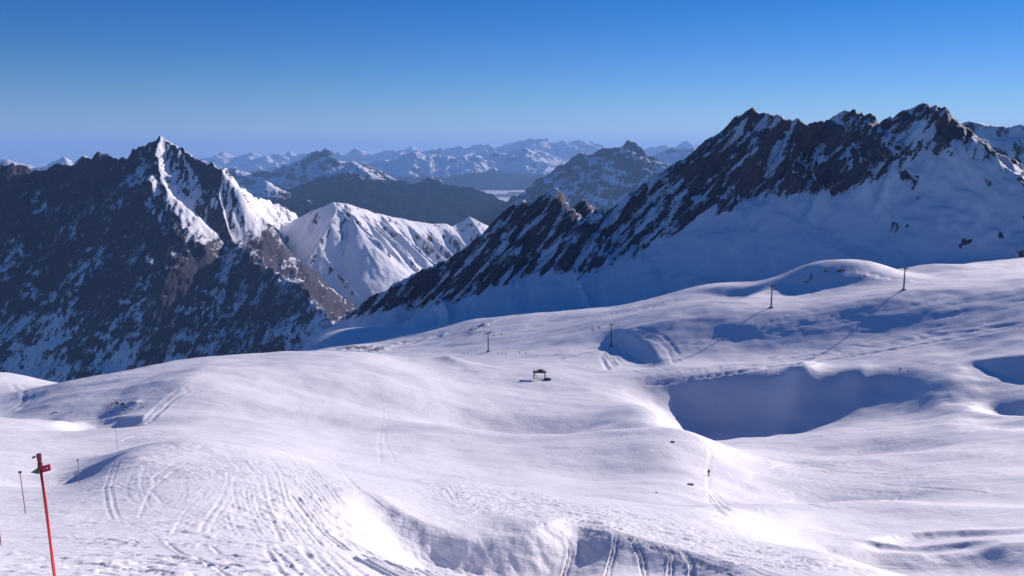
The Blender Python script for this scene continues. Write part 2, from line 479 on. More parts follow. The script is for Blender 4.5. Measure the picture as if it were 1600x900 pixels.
def swath(guide, n, spread, w, dep, part=(0.3, 1.0), wave=0.0, sub=7, berm=0.5):
    """many tracks that follow the same way down"""
    g = np.array(guide, float)
    cum = np.concatenate([[0], np.cumsum(np.hypot(*np.diff(g, axis=0).T))])
    T = cum[-1]
    for k in range(n):
        ln = T * random.uniform(*part)
        s0 = random.uniform(0, T - ln) if ln < T else 0
        off = random.gauss(0, spread); drift = random.gauss(0, spread * 0.5); ph = random.uniform(0, 6.3); wl = random.uniform(60, 140)
        m = max(4, int(ln / 14))
        ss = np.linspace(s0, s0 + ln, m)
        x = np.interp(ss, cum, g[:, 0]); y = np.interp(ss, cum, g[:, 1])
        tx = np.gradient(x); ty = np.gradient(y); tl = np.hypot(tx, ty) + 1e-9
        o = off + drift * (ss - s0) / ln + wave * np.sin(ss / wl * 6.28 + ph)
        x = x - ty / tl * o; y = y + tx / tl * o
        pts = [ground_hit(a, b) for a, b in zip(x, y)]
        pts = [p for p in pts if p is not None]
        if len(pts) < 3: continue
        pts = np.array(pts); ww = w * random.uniform(0.7, 1.3); dd = dep * random.uniform(0.5, 1.3)
        groove(pts, ww, dd, berm)
        if w < 0.2 and random.random() < 0.6: groove(pts + np.array([random.uniform(0.25, 0.45), random.uniform(-0.1, 0.1), 0]), ww, dd * 0.9, berm)

# knoll with stones, right of the middle lift towers
hill(1305, 447, 21, 46, 60, 0.0, 2.6)
lip([(1160,470),(1200,448),(1240,428),(1275,420)], (1150,440), 9, 16, 60, 0.25)
hill(1440, 428, 7, 40, 50)
# flank beside the second tower
lip([(962,509),(985,520),(1020,540),(1062,578)], (965,560), 5, 8, 30, 0.3)
# the bowl below the piste
lip([(985,612),(1040,594),(1100,584),(1160,580),(1230,586),(1300,582),(1370,575),(1430,572),(1480,573)], (1250,640), 8.5, 20, 58, 0.27, 5, 1.9)
hill(1120, 640, -5, 30, 18)
hill(1246, 602, 6, 8, 24, -0.5)
hill(1340, 600, 2.5, 7, 18, -0.4)
lip([(1440,640),(1470,600),(1500,565),(1560,556),(1700,545)], (1560,620), 8, 18, 60, 0.25, 4, 1.8)
lip([(1465,668),(1500,640),(1545,622),(1620,616),(1700,612)], (1560,655), 4, 11, 50, 0.3, 2)
hill(1180, 690, -3, 30, 22); hill(1390, 690, -4, 30, 18)
# the hummock before the blue gap
hill(702, 571, 7, 20, 12, 0.2, sharp=True)
# soft waves of the big hump
for (px, py, h, la, lb, ro) in [(840,655,-5.5,34,15,0.3),(930,672,-3.5,30,15,0.2),(300,600,3,30,40,0.2),(430,600,3,40,40,0.0),(560,590,2.5,30,40,0.4),(640,640,-2.5,45,20,0.1),(500,655,-2.5,40,14,0.1),(760,690,2,40,20,0),(1000,690,3,30,25,0.5),(640,590,2,20,30,0.5),(880,735,-1.5,30,14,0.1)]:
    hill(px, py, h, la, lb, ro)
# left hill: rocky face above a blue hollow
lip([(85,652),(120,646),(165,644),(225,646)], (160,664), 3.5, 6, 22, 0.35, 1)
lip([(90,612),(140,612),(190,614),(250,610)], (170,635), 2.5, 14, 40, 0.35, 2)
hill(30, 610, 8, 26, 40)
lip([(335,572),(295,602),(255,632),(228,655)], (150,630), 6, 24, 80, 0.25, 2)
# foreground: wind lips and the hollow between them
lip([(560,755),(620,792),(690,814),(770,820),(850,814),(920,800)], (740,850), 2.3, 2.1, 9.0, 0.3, 0.2, 1.8)
lip([(760,802),(830,811),(900,818),(970,830),(1040,850),(1110,870),(1200,892),(1280,912)], (940,890), 2.2, 3.1, 30.0, 0.36, 0.2, 1.7)
lip([(1190,858,108),(1300,852,111),(1420,858,114),(1600,862,117),(1760,862,119)], (1450,885), 3.0, 5.0, 22, 0.4, 1.5)
lip([(1340,842),(1420,832),(1500,828),(1600,822)], (1500,850), 1.4, 1.6, 9, 0.25, 0.5)
lip([(1320,850,118),(1420,848,119),(1560,844,121)], (1400,870), 1.0, 1.2, 8, 0.25, 0.5)
lip([(148,735,70),(160,717,75),(178,704,80),(205,692,87)], (100,740), 1.6, 1.2, 8, 0.3, 0.2)

# broad unevenness
SZg += 1.7 * fbm(SXg / 52, SYg / 40, 3, seed=100) * sstep(40, 150, RR)[:, None]
SZg += 0.3 * fbm(SXg / 11, SYg / 11, 3, seed=101) * sstep(15, 60, RR)[:, None]

# ------------------------------------------------------------------ ski tracks
FG = [
 ([(262,676),(300,692),(345,716),(390,752),(430,790),(500,860),(545,905)], 12, 36, 0.06, 0.032, (0.4, 0.9), 2),
 ([(330,705),(352,735),(340,775),(300,810),(285,845)], 7, 36, 0.06, 0.032, (0.5, 1.0), 2),
 ([(400,715),(385,760),(395,800),(425,840)], 7, 40, 0.06, 0.032, (0.5, 1.0), 2),
 ([(250,690),(205,725),(190,770),(215,815)], 8, 36, 0.06, 0.032, (0.5, 1.0), 2),
 ([(180,705),(240,740),(330,770),(420,800)], 8, 40, 0.06, 0.032, (0.3, 0.8), 2),
 ([(130,790),(220,760),(320,735),(420,730)], 8, 44, 0.06, 0.032, (0.3, 0.8), 2),
 ([(440,712),(475,745),(515,795),(575,848),(690,905)], 13, 20, 0.088, 0.09, (0.7, 1.0), 1.5),
 ([(400,705),(430,740),(440,790),(470,850),(520,900)], 8, 24, 0.080, 0.06, (0.6, 1.0), 2),
 ([(455,745),(500,790),(560,840),(640,880),(760,910)], 9, 10, 0.088, 0.1, (0.75, 1.0), 1.0),
 ([(540,735),(640,750),(760,768),(880,795),(1000,825),(1130,855),(1260,880),(1400,905)], 30, 14, 0.088, 0.065, (0.25, 0.8), 2),
 ([(700,760),(850,780),(1000,800),(1150,830),(1300,868)], 26, 11, 0.096, 0.050, (0.1, 0.5), 4),
 ([(640,742),(650,762),(700,770),(720,790),(800,785)], 9, 12, 0.088, 0.050, (0.4, 0.9), 8),
 ([(900,790),(980,800),(1020,830),(1120,835),(1160,860),(1280,868)], 12, 12, 0.088, 0.050, (0.3, 0.8), 8),
 ([(1000,792),(1100,790),(1250,786),(1400,786),(1570,800)], 30, 5, 0.176, 0.060, (0.1, 0.5), 2),
 ([(1080,800),(1160,792),(1220,798),(1200,815)], 9, 8, 0.176, 0.060, (0.3, 0.8), 3),
]
for g, n, sp, w, dep, part, wave in FG:
    swath(g, n, sp, w, dep, part, wave)
# single runs down the shaded lip
for pts in [[(840,815),(880,835),(890,860),(878,905)],[(905,822),(960,830),(958,860),(944,905)],[(930,822),(985,840),(1000,870),(1005,905)],[(1030,850),(1048,868),(1044,905)],[(1065,862),(1078,880),(1080,905)],[(985,838),(1030,860),(1085,880),(1150,900)],[(860,812),(920,816),(1000,836)]]:
    pl = [ground_hit(*p) for p in [(np.interp(q, range(len(pts)), [a[0] for a in pts]), np.interp(q, range(len(pts)), [a[1] for a in pts])) for q in np.linspace(0, len(pts) - 1, 14)]]
    pl = np.array([p for p in pl if p is not None])
    groove(pl, 0.075, 0.14, 0.5); groove(pl + np.array([0.24, 0.03, 0]), 0.075, 0.12, 0.5)
# pistes and tracks farther off
FAR = [
 ([(985,592),(1100,574),(1250,556),(1400,532),(1620,495)], 7, 4.0, 0.9, 0.35, (0.5, 1.0), 0.5),
 ([(1000,600),(1150,578),(1300,560),(1450,535),(1620,505)], 4, 2.5, 1.2, 0.6, (0.6, 1.0), 0.3),
 ([(1020,560),(1150,536),(1300,510),(1450,488),(1610,455)], 14, 14.0, 0.9, 0.2, (0.2, 0.6), 1.0),
 ([(1100,530),(1250,500),(1420,475),(1600,440)], 8, 9.0, 0.9, 0.18, (0.2, 0.6), 1.0),
 ([(920,598),(960,618),(1010,645),(1060,672),(1112,702),(1104,740),(1110,785)], 2, 1.2, 0.32, 0.16, (0.9, 1.0), 0.8),
 ([(1118,710),(1200,722),(1330,735),(1480,742)], 6, 5.0, 0.5, 0.25, (0.4, 0.9), 1.0),
 ([(1108,770),(1125,790),(1140,800)], 5, 5.0, 0.4, 0.3, (0.6, 1.0), 1.0),
 ([(952,545),(958,556),(966,570)], 5, 6.0, 1.1, 0.7, (0.9, 1.0), 0.5),
 ([(990,520),(1030,530),(1052,550),(1058,566)], 4, 4.0, 1.0, 0.6, (0.7, 1.0), 0.5),
 ([(228,662),(245,640),(270,618),(296,604)], 6, 3.0, 0.45, 0.25, (0.6, 1.0), 0.6),
 ([(190,688),(215,680),(240,677),(256,682)], 6, 4.0, 0.2, 0.12, (0.5, 1.0), 1.0),
 ([(600,600),(606,640),(602,690),(615,730)], 2, 6.0, 0.25, 0.06, (0.5, 0.8), 3.0),
 ([(860,520),(920,505),(1000,490),(1080,470)], 8, 8.0, 1.0, 0.4, (0.2, 0.6), 1.0),
 ([(1130,735),(1250,745),(1400,755),(1560,760)], 10, 10.0, 0.5, 0.2, (0.2, 0.5), 1.0),
 ([(1180,720),(1300,700),(1450,690),(1620,660)], 14, 16.0, 0.4, 0.14, (0.2, 0.6), 4.0),
 ([(1150,760),(1300,760),(1450,740),(1620,735)], 16, 18.0, 0.35, 0.12, (0.2, 0.6), 4.0),
 ([(860,560),(960,575),(1060,585)], 8, 6.0, 0.7, 0.25, (0.3, 0.8), 2.0),
 ([(640,590),(760,600),(900,600)], 6, 9.0, 0.4, 0.1, (0.3, 0.8), 4.0),
 ([(20,600),(45,615),(30,640)], 3, 5.0, 0.8, 0.2, (0.6, 1.0), 1.0),
]
for g, n, sp, w, dep, part, wave in FAR:
    swath(g, n, sp, w, dep, part, wave)

def in_poly(px, py, pts, soft):
    """soft mask of a patch of ground, 1 inside"""
    pl = gline(pts + pts[:1], 3)
    R = np.hypot(pl[:, 0], pl[:, 1])
    s = rows_for(R.min() - 4 * soft, R.max() + 4 * soft)
    X = SXg[s]; Y = SYg[s]
    ins = np.zeros(X.shape, bool)
    for i in range(len(pl) - 1):
        x0, y0 = pl[i][:2]; x1, y1 = pl[i + 1][:2]
        c = ((y0 > Y) != (y1 > Y)) & (X < (x1 - x0) * (Y - y0) / (y1 - y0 + 1e-12) + x0)
        ins ^= c
    d, _, _ = poly_dist(pl, X, Y)
    return s, sstep(-soft, soft, np.where(ins, d, -d))

# churned crust of the steep run in front
s_, m_ = in_poly(0, 0, [(60,900),(110,800),(190,715),(260,682),(400,715),(520,745),(560,800),(520,895)], 2.0)
ch = 0.045 * sstep(-0.03, 0.04, fbm(SXg[s_] / 2.6 + 0.3 * SYg[s_], SYg[s_] / 1.7, 4, 0.6, seed=110)) + 0.03 * sstep(0.02, 0.08, fbm(SXg[s_] / 0.9, SYg[s_] / 0.9, 4, 0.6, seed=111)) + 0.05 * fbm(SXg[s_] / 0.7, SYg[s_] / 0.7, 3, seed=109)
patch = sstep(-0.2, 0.15, fbm(SXg[s_] / 8, SYg[s_] / 8, 3, seed=112))
SZg[s_] += m_ * patch * ch
s_, m_ = in_poly(0, 0, [(600,745),(760,760),(900,785),(1100,830),(1380,895),(1180,890),(1050,850),(880,812),(720,790)], 1.0)
SZg[s_] += m_ * (0.08 * sstep(0.0, 0.07, fbm(SXg[s_] / 2.2, SYg[s_] / 1.6, 4, 0.6, seed=113)) + 0.05 * fbm(SXg[s_] / 0.8, SYg[s_] / 0.8, 3, seed=114))
s_ = rows_for(11, 24)
lump = np.maximum(0, fbm(SXg[s_] / 0.6, SYg[s_] / 0.4, 4, seed=115) - 0.1) * 0.12 * sstep(-0.1, 0.25, fbm(SXg[s_] / 3.0, SYg[s_] / 2.0, 2, seed=116))
SZg[s_] += lump * (sstep(11, 12.5, RR[s_]) * sstep(24, 17, RR[s_]))[:, None] * sstep(RAD(8), RAD(-4), az)[None, :]
SZg += TRK + BRM

ROCKATT = np.zeros_like(SZg)
for px, py, rad, k in [(545,545,14,.75),(565,545,16,.8),(585,548,16,.75),(600,543,14,.6),(625,538,12,.5),(640,535,12,.6),(660,533,12,.6),(690,525,10,.4),(738,517,9,.6),(752,510,9,.7),(765,504,9,.6),(1420,440,6,.3),(205,632,5,.3),(1600,470,5,.3)]:
    c = gp(px, py)
    ROCKATT = np.maximum(ROCKATT, k * np.exp(-((SXg - c[0]) ** 2 + ((SYg - c[1]) * 0.5) ** 2) / (rad * rad)))
ROCKATT[ROCKATT < 0.03] = 0
SZg += sstep(0.1, 0.6, ROCKATT) * 2.2 * ridged(SXg / 9, SYg / 9, 4, 0.6, seed=120)
snow_field = structure(grid_mesh('snow_field', SXg, SYg, SZg, M_SNOW, {'rock': ROCKATT}), 'wide white snow field of a ski area with humps and hollows')

# ------------------------------------------------------------------ mountains
def seg_env(X, Y, segs, best=None):
    """upper envelope of ridge lines: every segment (a, b, kl, kr, k2, D) falls away to both sides"""
    Z = np.full(X.shape, -1e9) if best is None else best
    for a, b, kl, kr, k2, D in segs:
        ax, ay, azz = a; bx, by, bz = b
        ex, ey = bx - ax, by - ay
        L2 = ex * ex + ey * ey + 1e-9
        t = np.clip(((X - ax) * ex + (Y - ay) * ey) / L2, 0, 1)
        qx = X - ax - t * ex; qy = Y - ay - t * ey
        d = np.hypot(qx, qy)
        side = (ex * qy - ey * qx) / (math.sqrt(L2) * (d + 1e-6))      # +1 left of the ridge's direction
        k = 0.5 * (kl + kr) + 0.5 * (kl - kr) * side
        if isinstance(k2, tuple): k2 = 0.5 * (k2[0] + k2[1]) + 0.5 * (k2[0] - k2[1]) * side
        z = azz + t * (bz - azz) - (k2 * d + (k - k2) * D * (1 - np.exp(-d / D)))
        np.maximum(Z, z, out=Z)
    return Z

def poly(pts, kl, kr, k2=0.5, D=400.0):
    w = [P(*p) for p in pts]
    return [(w[i], w[i + 1], kl, kr, k2, D) for i in range(len(w) - 1)]

def spurs(segs, rng, step, length, grad, k, k2, D, angle=0.5, sub=0, both=True, side=-1):
    """side ridges that leave a crest (list of segments) on both sides"""
    out = []
    flip = 1
    acc = 0
    for s in segs:
        a, b = s[0], s[1]
        L = math.hypot(b[0] - a[0], b[1] - a[1])
        acc += L
        while acc > 0:
            t = max(0.0, min(1.0, 1 - acc / L))
            acc -= step * rng.uniform(0.6, 1.4)
            p = a + (b - a) * t
            flip = -flip if both else (1 if side < 0 else -1)
            dx, dy = (b[0] - a[0]) / L, (b[1] - a[1]) / L
            nx, ny = dy * flip, -dx * flip
            an = rng.uniform(-angle, angle)
            nx, ny = nx * math.cos(an) - ny * math.sin(an), nx * math.sin(an) + ny * math.cos(an)
            ln = length * rng.uniform(0.55, 1.3)
            p0 = p - np.array([0, 0, grad * ln * 0.03])
            mid = p0 + np.array([nx * ln * 0.45, ny * ln * 0.45, -grad * ln * 0.45 * rng.uniform(0.75, 1.2)])
            an = rng.uniform(-0.45, 0.45)
            mx, my = nx * math.cos(an) - ny * math.sin(an), nx * math.sin(an) + ny * math.cos(an)
            end = mid + np.array([mx * ln * 0.55, my * ln * 0.55, -grad * ln * 0.55 * rng.uniform(0.85, 1.25)])
            new = [(p0, mid, k, k, k2, D), (mid, end, k, k, k2, D)]
            out += new
            if sub:
                out += spurs(new, rng, step * 0.5, length * 0.4, grad * 1.15, k * 1.1, k2, D * 0.5, angle, sub - 1)
    return out

def mountain(name, label, mat, a0, a1, r0, r1, na, nr, segs, warp, warp_scale, rough, rough_scale, snow, forest=None, seed=0, extra=None, floor=-1500.0, ridge_mix=0.6):
    """polar patch seen from the ski area; px bounds a0,a1 are columns of the view"""
    t0 = math.atan((a0 - 800) / F / CP); t1 = math.atan((a1 - 800) / F / CP)
    aa = np.linspace(t0, t1, na)
    rr = np.linspace(r0, r1, nr)
    X = rr[:, None] * np.sin(aa)[None, :]; Y = rr[:, None] * np.cos(aa)[None, :]
    wx = fbm(X / warp_scale, Y / warp_scale, 4, seed=seed + 1) * warp
    wy = fbm(X / warp_scale, Y / warp_scale, 4, seed=seed + 2) * warp
    Z = seg_env(X + wx, Y + wy, segs)
    n = ridge_mix * (ridged(X / rough_scale, Y / rough_scale, 6, 0.52, seed=seed + 3) - 0.6) + (1 - ridge_mix) * fbm(X / rough_scale, Y / rough_scale, 6, 0.55, seed=seed + 9)
    Z = Z + rough * n
    if extra is not None: Z = extra(X, Y, Z)
    Z = np.maximum(Z, floor)
    gr = np.gradient(Z, axis=0) / (rr[1] - rr[0])
    gt = np.gradient(Z, axis=1) / ((aa[1] - aa[0]) * rr[:, None])
    slope = np.hypot(gr, gt)
    att = {'snow': snow(X, Y, Z, slope, gr, gt)}
    if forest is not None: att['forest'] = forest(X, Y, Z, slope)
    o = grid_mesh(name, X, Y, Z, mat, att)
    return structure(o, label)

def pix_of(X, Y, Z):
    """column and row in the view, to lay the snow line where the survey saw it"""
    f = Y * CP - Z * SP; u = Y * SP + Z * CP
    return 800 + F * X / f, 450 - F * u / f

rng = random.Random(11)

# --- right massif: steep rock above a snow apron
M_ROCK_R = rock_material('limestone_right', 1.5, dip=RAD(44), streak=5.5, w1=3.0, dark=(0.062, 0.05, 0.066), pale=(0.20, 0.158, 0.17))
Q = 0.76
crestR = [(520,505,1200),(560,478,1200),(600,452,1209),(640,427,1218),(690,397,1228),(740,380,1246),(785,360,1256),(800,328,1274),(838,312,1293),(868,297,1302),(898,318,1311),(912,309,1321),(948,338,1330),(985,306,1339),(1012,311,1348),(1040,296,1358),(1070,266,1367),(1110,226,1386),(1150,186,1404),(1170,172,1414),(1203,176,1423),(1236,191,1437),(1270,189,1451),(1308,173,1460),(1340,170,1469),(1368,179,1479),(1382,192,1483),(1402,182,1488),(1446,163,1497),(1472,170,1507),(1500,196,1525),(1530,226,1544),(1562,246,1572),(1600,262,1600),(1700,262,1674),(1900,230,1767),(2300,250,1860)]
def apron_line(px):
    return np.interp(px, [500, 560, 640, 700, 830, 990, 1110, 1180, 1250, 1330, 1420, 1500, 1600, 1900], [505, 497, 492, 478, 440, 408, 330, 318, 308, 300, 262, 246, 290, 300])
segR = poly(crestR, 0.8, 1.0, 0.62, 180.0)
spR = []
for i, s in enumerate(segR):
    pass
spR = spurs(segR, rng, 55, 170, 0.72, 1.3, 0.8, 60, 0.35, 0, both=False, side=-1)
def extraR(X, Y, Z):
    # strata: beds that dip down to the left, standing proud as ribs
    px, py = pix_of(X, Y, Z)
    across = X * math.sin(RAD(50)) - Z * math.cos(RAD(50))
    rockw = sstep(18, -22, py - apron_line(px))
    st = ridged(across / 46.0, Y / 260.0, 3, 0.55, seed=77) - 0.45
    st2 = ridged(across / 13.0, Y / 120.0, 3, 0.55, seed=78) - 0.45
    bumpy = fbm(X / 60, Y / 60, 4, seed=71)
    return Z + rockw * (st * 15 + st2 * 6.0) + (1 - rockw) * bumpy * 2.0
def snowR(X, Y, Z, slope, gr, gt):
    px, py = pix_of(X, Y, Z)
    d = py - apron_line(px) + 22 * fbm(X / 70, Z / 70, 4, seed=5)
    s = 0.16 + 1.35 * sstep(-14, 22, d) + 0.1 * sstep(1060, 960, px)
    s = s + 0.28 * fbm(X / 150, Z / 150, 3, seed=6)
    # scattered outcrops on the right part of the apron
    oc = fbm(X / 50, Z / 50, 4, seed=8)
    s = s - sstep(0.14, 0.3, oc) * 1.7 * sstep(1180, 1480, px)
    s = s + 0.5 * sstep(1380, 1430, px) * sstep(180, 215, py)
    return s
mountain('mountain_ridge', 'jagged brown rock ridge with shaded snow apron on the right', M_ROCK_R, 430, 2300, 930, 1950, 760, 300, segR + spR, 22, 120, 11, 80, snowR, seed=20, extra=extraR, floor=-700)

# --- a darker ridge behind its right shoulder
M_ROCK_B = rock_material('limestone_blue', 5.0, dip=RAD(60), streak=2.0)
crestB = [(1400,215,3300),(1480,192,3300),(1530,188,3300),(1560,191,3320),(1600,190,3350),(1700,200,3400),(1900,190,3500)]
segB = poly(crestB, 0.8, 0.9, 0.7, 300)
mountain('mountain_shoulder', 'blue shaded rock shoulder behind the right ridge', M_ROCK_B, 1380, 1900, 2700, 3900, 140, 100, segB + spurs(segB, rng, 160, 400, 0.7, 1.2, 0.7, 120, 0.4, 0), 50, 250, 45, 200, lambda X, Y, Z, s, a, b: 0.45 + 0 * X, seed=30, floor=-900)

# --- left massif
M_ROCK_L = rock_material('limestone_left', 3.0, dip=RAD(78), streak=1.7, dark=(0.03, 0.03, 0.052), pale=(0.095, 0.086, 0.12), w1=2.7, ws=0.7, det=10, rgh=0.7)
D0 = 5000
crestL = [(-420,330,5200),(-300,300,5100),(-150,285,5050),(-60,268,5000),(0,256,5000),(38,255,5000),(68,263,5000),(98,256,5000),(126,238,5000),(152,234,5000),(176,244,5000),(196,240,5000),(216,222,5000),(246,207,5000),(272,226,4970),(302,243,4920),(326,251,4880),(346,257,4850),(372,282,5250),(402,302,5750),(430,318,6250),(452,327,6600),(480,345,6900)]
segL = poly(crestL[:15], 1.0, 1.2, 0.95, 700) + poly(crestL[14:], 1.2, 2.0, 1.7, 400)
segL2 = []
segL2 += poly([(246,207,5000),(240,240,4850),(260,288,4690),(275,305,4640)], 1.0, 0.8, (1.5, 0.7), 130)
segLb = poly([(346,257,4850),(343,300,4740),(362,373,4590),(400,392,4400),(432,422,4220),(470,442,4060),(500,472,3880),(522,500,3740),(545,535,3560)], 3.6, 0.45, (3.2, 0.6), 300)
segL2 += poly([(152,234,5000),(130,300,4830),(150,400,4600),(110,500,4380)], 1.2, 1.2, 0.9, 300)
segL2 += poly([(38,255,5000),(60,330,4800),(20,430,4550),(40,540,4300)], 1.2, 1.2, 0.9, 300)
segL3 = spurs(segL2, rng, 130, 150, 1.0, 1.6, 1.1, 100, 0.5, 0) + spurs(segL[:13], rng, 150, 380, 1.0, 1.4, 1.0, 150, 0.4, 0, both=False, side=-1)
def extraL(X, Y, Z):
    # pinnacles and vertical ribs of the wall
    Z = Z + 30 * (ridged(X / 190 + 0.3 * fbm(X / 400, Y / 400, 3, seed=46), Y / 800, 3, 0.5, seed=47) - 0.5)
    return Z + (12 + 22 * sstep(-260, -40, Z)) * (ridged(X / 80, Y / 260, 4, 0.6, seed=44) - 0.5) + 7 * (ridged(X / 30, Y / 110, 3, 0.6, seed=45) - 0.5)
def snowL(X, Y, Z, slope, gr, gt):
    px, py = pix_of(X, Y, Z)
    s = -0.07 + 0.35 * fbm(X / 170, Y / 170, 4, seed=41) + 0.55 * (0.5 - ridged(X / 190 + 0.3 * fbm(X / 400, Y / 400, 3, seed=46), Y / 800, 3, 0.5, seed=47))
    s = s + 0.25 * sstep(460, 580, py) * sstep(420, 200, px)
    lit = gt * 1.0
    s = s + 1.0 * sstep(0.1, 0.7, -gt) * sstep(180, 240, px) * sstep(420, 330, py)
    s = s + 0.35 * sstep(1.15, 0.7, slope)
    return s
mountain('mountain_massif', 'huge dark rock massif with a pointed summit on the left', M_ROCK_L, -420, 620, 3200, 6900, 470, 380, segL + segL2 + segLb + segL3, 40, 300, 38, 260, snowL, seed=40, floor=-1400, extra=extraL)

# --- white pyramid between the two
M_WHITE = rock_material('snow_mountain', 5.0, dip=RAD(80), streak=2.0)
crestW = [(300,430,5860),(380,384,5810),(420,366,5770),(455,344,5760),(490,328,5760),(520,315,5766),(546,318,5900),(582,331,6150),(620,340,6400),(660,347,6650),(690,349,6850),(708,353,6950),(722,345,7050),(733,338,7100),(748,346,7150),(765,352,7250),(785,350,7350),(830,365,7500),(900,400,7700)]
segW = poly(crestW, 0.9, 1.1, 0.9, 500)
segW2 = poly([(528,315,5790),(515,345,5600),(497,378,5440),(480,405,5320),(464,428,5220),(490,470,5080),(530,520,4950)], 1.15, 0.8, (1.0, 0.75), 400)
segW2 += poly([(540,317,5850),(556,350,5640),(585,405,5420),(610,450,5260)], 1.0, 0.8, 0.8, 200)
segW2 += poly([(565,325,6020),(590,360,5820),(625,405,5620)], 1.0, 0.8, 0.8, 200)
segW2 += poly([(595,334,6230),(625,365,6050),(660,400,5880)], 1.0, 0.8, 0.8, 200)
segW3 = spurs(segW[5:], rng, 95, 520, 0.72, 1.5, 1.1, 90, 0.25, 0, both=False, side=-1) + spurs(segW2[:6], rng, 120, 380, 0.8, 1.5, 1.1, 80, 0.25, 0, both=False, side=1)
def snowW(X, Y, Z, slope, gr, gt):
    return 1.15 + 0.4 * fbm(X / 120, Y / 120, 4, seed=51) - 0.55 * sstep(0.85, 1.4, slope)
mountain('mountain_pyramid', 'bright white snow pyramid with fluted gullies in the middle distance', M_WHITE, 280, 960, 4600, 8000, 330, 330, segW + segW2 + segW3, 24, 260, 16, 140, snowW, seed=50, floor=-1400)

# --- distant mountains: snow above woods
M_FAR = rock_material('far_mountain', 22.0, streak=1.5, forest=True, dark=(0.032, 0.042, 0.06), pale=(0.095, 0.105, 0.13), bump=0.5)
def far(name, label, pts, depth, na, nr, sub, k=0.55, step=900, length=2600, line=-650.0, rough=170, seed=0, snowv=0.85, mat=None, a_pad=60, fl=-1350.0):
    rs = [p[2] for p in pts]
    seg = poly(pts, k, k, k * 0.6, depth * 0.35)
    rg = random.Random(seed)
    sp = spurs(seg, rg, step, length, k * 0.75, k * 1.25, k * 0.7, depth * 0.12, 0.45, sub)
    px = [p[0] for p in pts]
    def fo(X, Y, Z, s):
        ln = line + 420 * fbm(X / 2200, Y / 2200, 5, seed=seed + 5)
        return 1.15 * sstep(ln + 230, ln - 160, Z) - 0.15
    def sn(X, Y, Z, s, a, b):
        return snowv + 0.35 * fbm(X / 1500, Y / 1500, 4, seed=seed + 6) - 0.5 * sstep(0.7, 1.1, s)
    return mountain(name, label, mat or M_FAR, min(px) - a_pad, max(px) + a_pad, min(rs) - depth, max(rs) + depth * 0.6, na, nr, seg + sp, 0.08 * depth, 0.25 * depth, rough * 1.4, 0.2 * depth, sn, fo, seed=seed, floor=fl)

M_DOME = rock_material('dome_rock', 9.0, dip=RAD(65), streak=3.0, forest=True, dark=(0.03, 0.038, 0.058), pale=(0.09, 0.097, 0.12))
far('mountain_dome', 'broad blue double-topped mountain between the ridges', [(780,350,13600),(830,305,13800),(852,280,13900),(880,255,14000),(905,239,14000),(930,230,14000),(950,232,14000),(966,225,14000),(986,219,14000),(1006,226,14000),(1030,246,14100),(1060,270,14200),(1100,300,14400)], 2600, 200, 150, 0, k=0.85, step=420, length=1500, line=-900, rough=170, seed=61, snowv=0.42, mat=M_DOME)
far('mountain_wooded', 'wooded blue mountain with a snowy summit left of the valley', [(470,318,15500),(500,292,15800),(522,270,16000),(545,254,16200),(562,254,16200),(600,268,16200),(640,290,16200),(664,276,16200),(690,284,16200),(720,290,16300),(745,297,16400),(768,312,16500),(800,326,16600)], 2600, 260, 140, 0, k=0.55, step=500, length=1900, line=-480, rough=130, seed=62, snowv=0.8)
far('mountain_foothill', 'low snowy foothills behind the left massif', [(300,300,12500),(350,288,12500),(385,292,12500),(410,284,12600),(440,298,12800),(470,312,13000),(520,330,13200),(600,338,13500),(700,345,14000),(820,348,14500)], 1800, 240, 110, 0, k=0.5, step=400, length=1300, line=-620, rough=110, seed=63, snowv=0.95)
far('mountain_craggy', 'row of craggy blue mountains behind the foothills', [(300,262,21000),(345,262,21000),(375,266,21000),(400,264,21000),(430,266,21000),(455,252,21000),(480,240,21000),(510,234,21000),(530,246,21200),(560,258,21500),(600,272,22000)], 3500, 200, 120, 0, k=0.7, step=600, length=2000, line=-900, rough=220, seed=64, snowv=0.55)
far('mountain_range', 'sunlit snowy range above blue woods beyond the valley', [(520,262,33000),(570,250,33000),(610,243,33000),(650,236,33000),(690,240,33000),(720,238,33000),(755,243,33500),(790,238,34000),(815,232,34500),(850,240,35000),(880,250,35500),(905,262,36000)], 6000, 260, 140, 0, k=0.5, step=1100, length=4200, line=-850, rough=350, seed=65, snowv=0.95)
far('mountain_horizon', 'far white peaks along the horizon', [(200,258,50000),(260,250,50000),(320,243,50000),(350,237,50000),(380,241,50000),(420,236,50000),(460,239,50000),(520,238,50000),(560,234,50000),(600,235,50000),(650,231,50000),(700,229,50000),(740,225,50000),(780,226,50000),(812,221,50000),(835,213,50000),(858,221,50000),(880,222,50000),(903,213,50000),(928,220,50000),(950,226,50000),(1000,229,50000),(1040,228,50000),(1075,220,50000),(1110,228,50000),(1160,232,50000)], 9000, 420, 130, 0, k=0.5, step=1300, length=5000, line=-900, rough=480, seed=66, snowv=1.0)
far('mountain_peaks', 'small snowy peaks just left of the right ridge', [(1000,245,26000),(1030,236,26000),(1055,228,26000),(1080,226,26000),(1105,236,26000),(1150,250,26000)], 4000, 110, 100, 0, k=0.6, step=700, length=2600, line=-800, rough=230, seed=67, snowv=0.9)
far('mountain_edge', 'little white peaks far off at the left edge', [(-200,262,30000),(-60,256,30000),(0,253,30000),(14,249,30000),(32,254,30000),(72,264,30000),(98,247,30000),(114,247,30000),(134,258,30000),(180,268,30000)], 4000, 150, 90, 0, k=0.6, step=800, length=2600, line=-800, rough=230, seed=68, snowv=0.9)

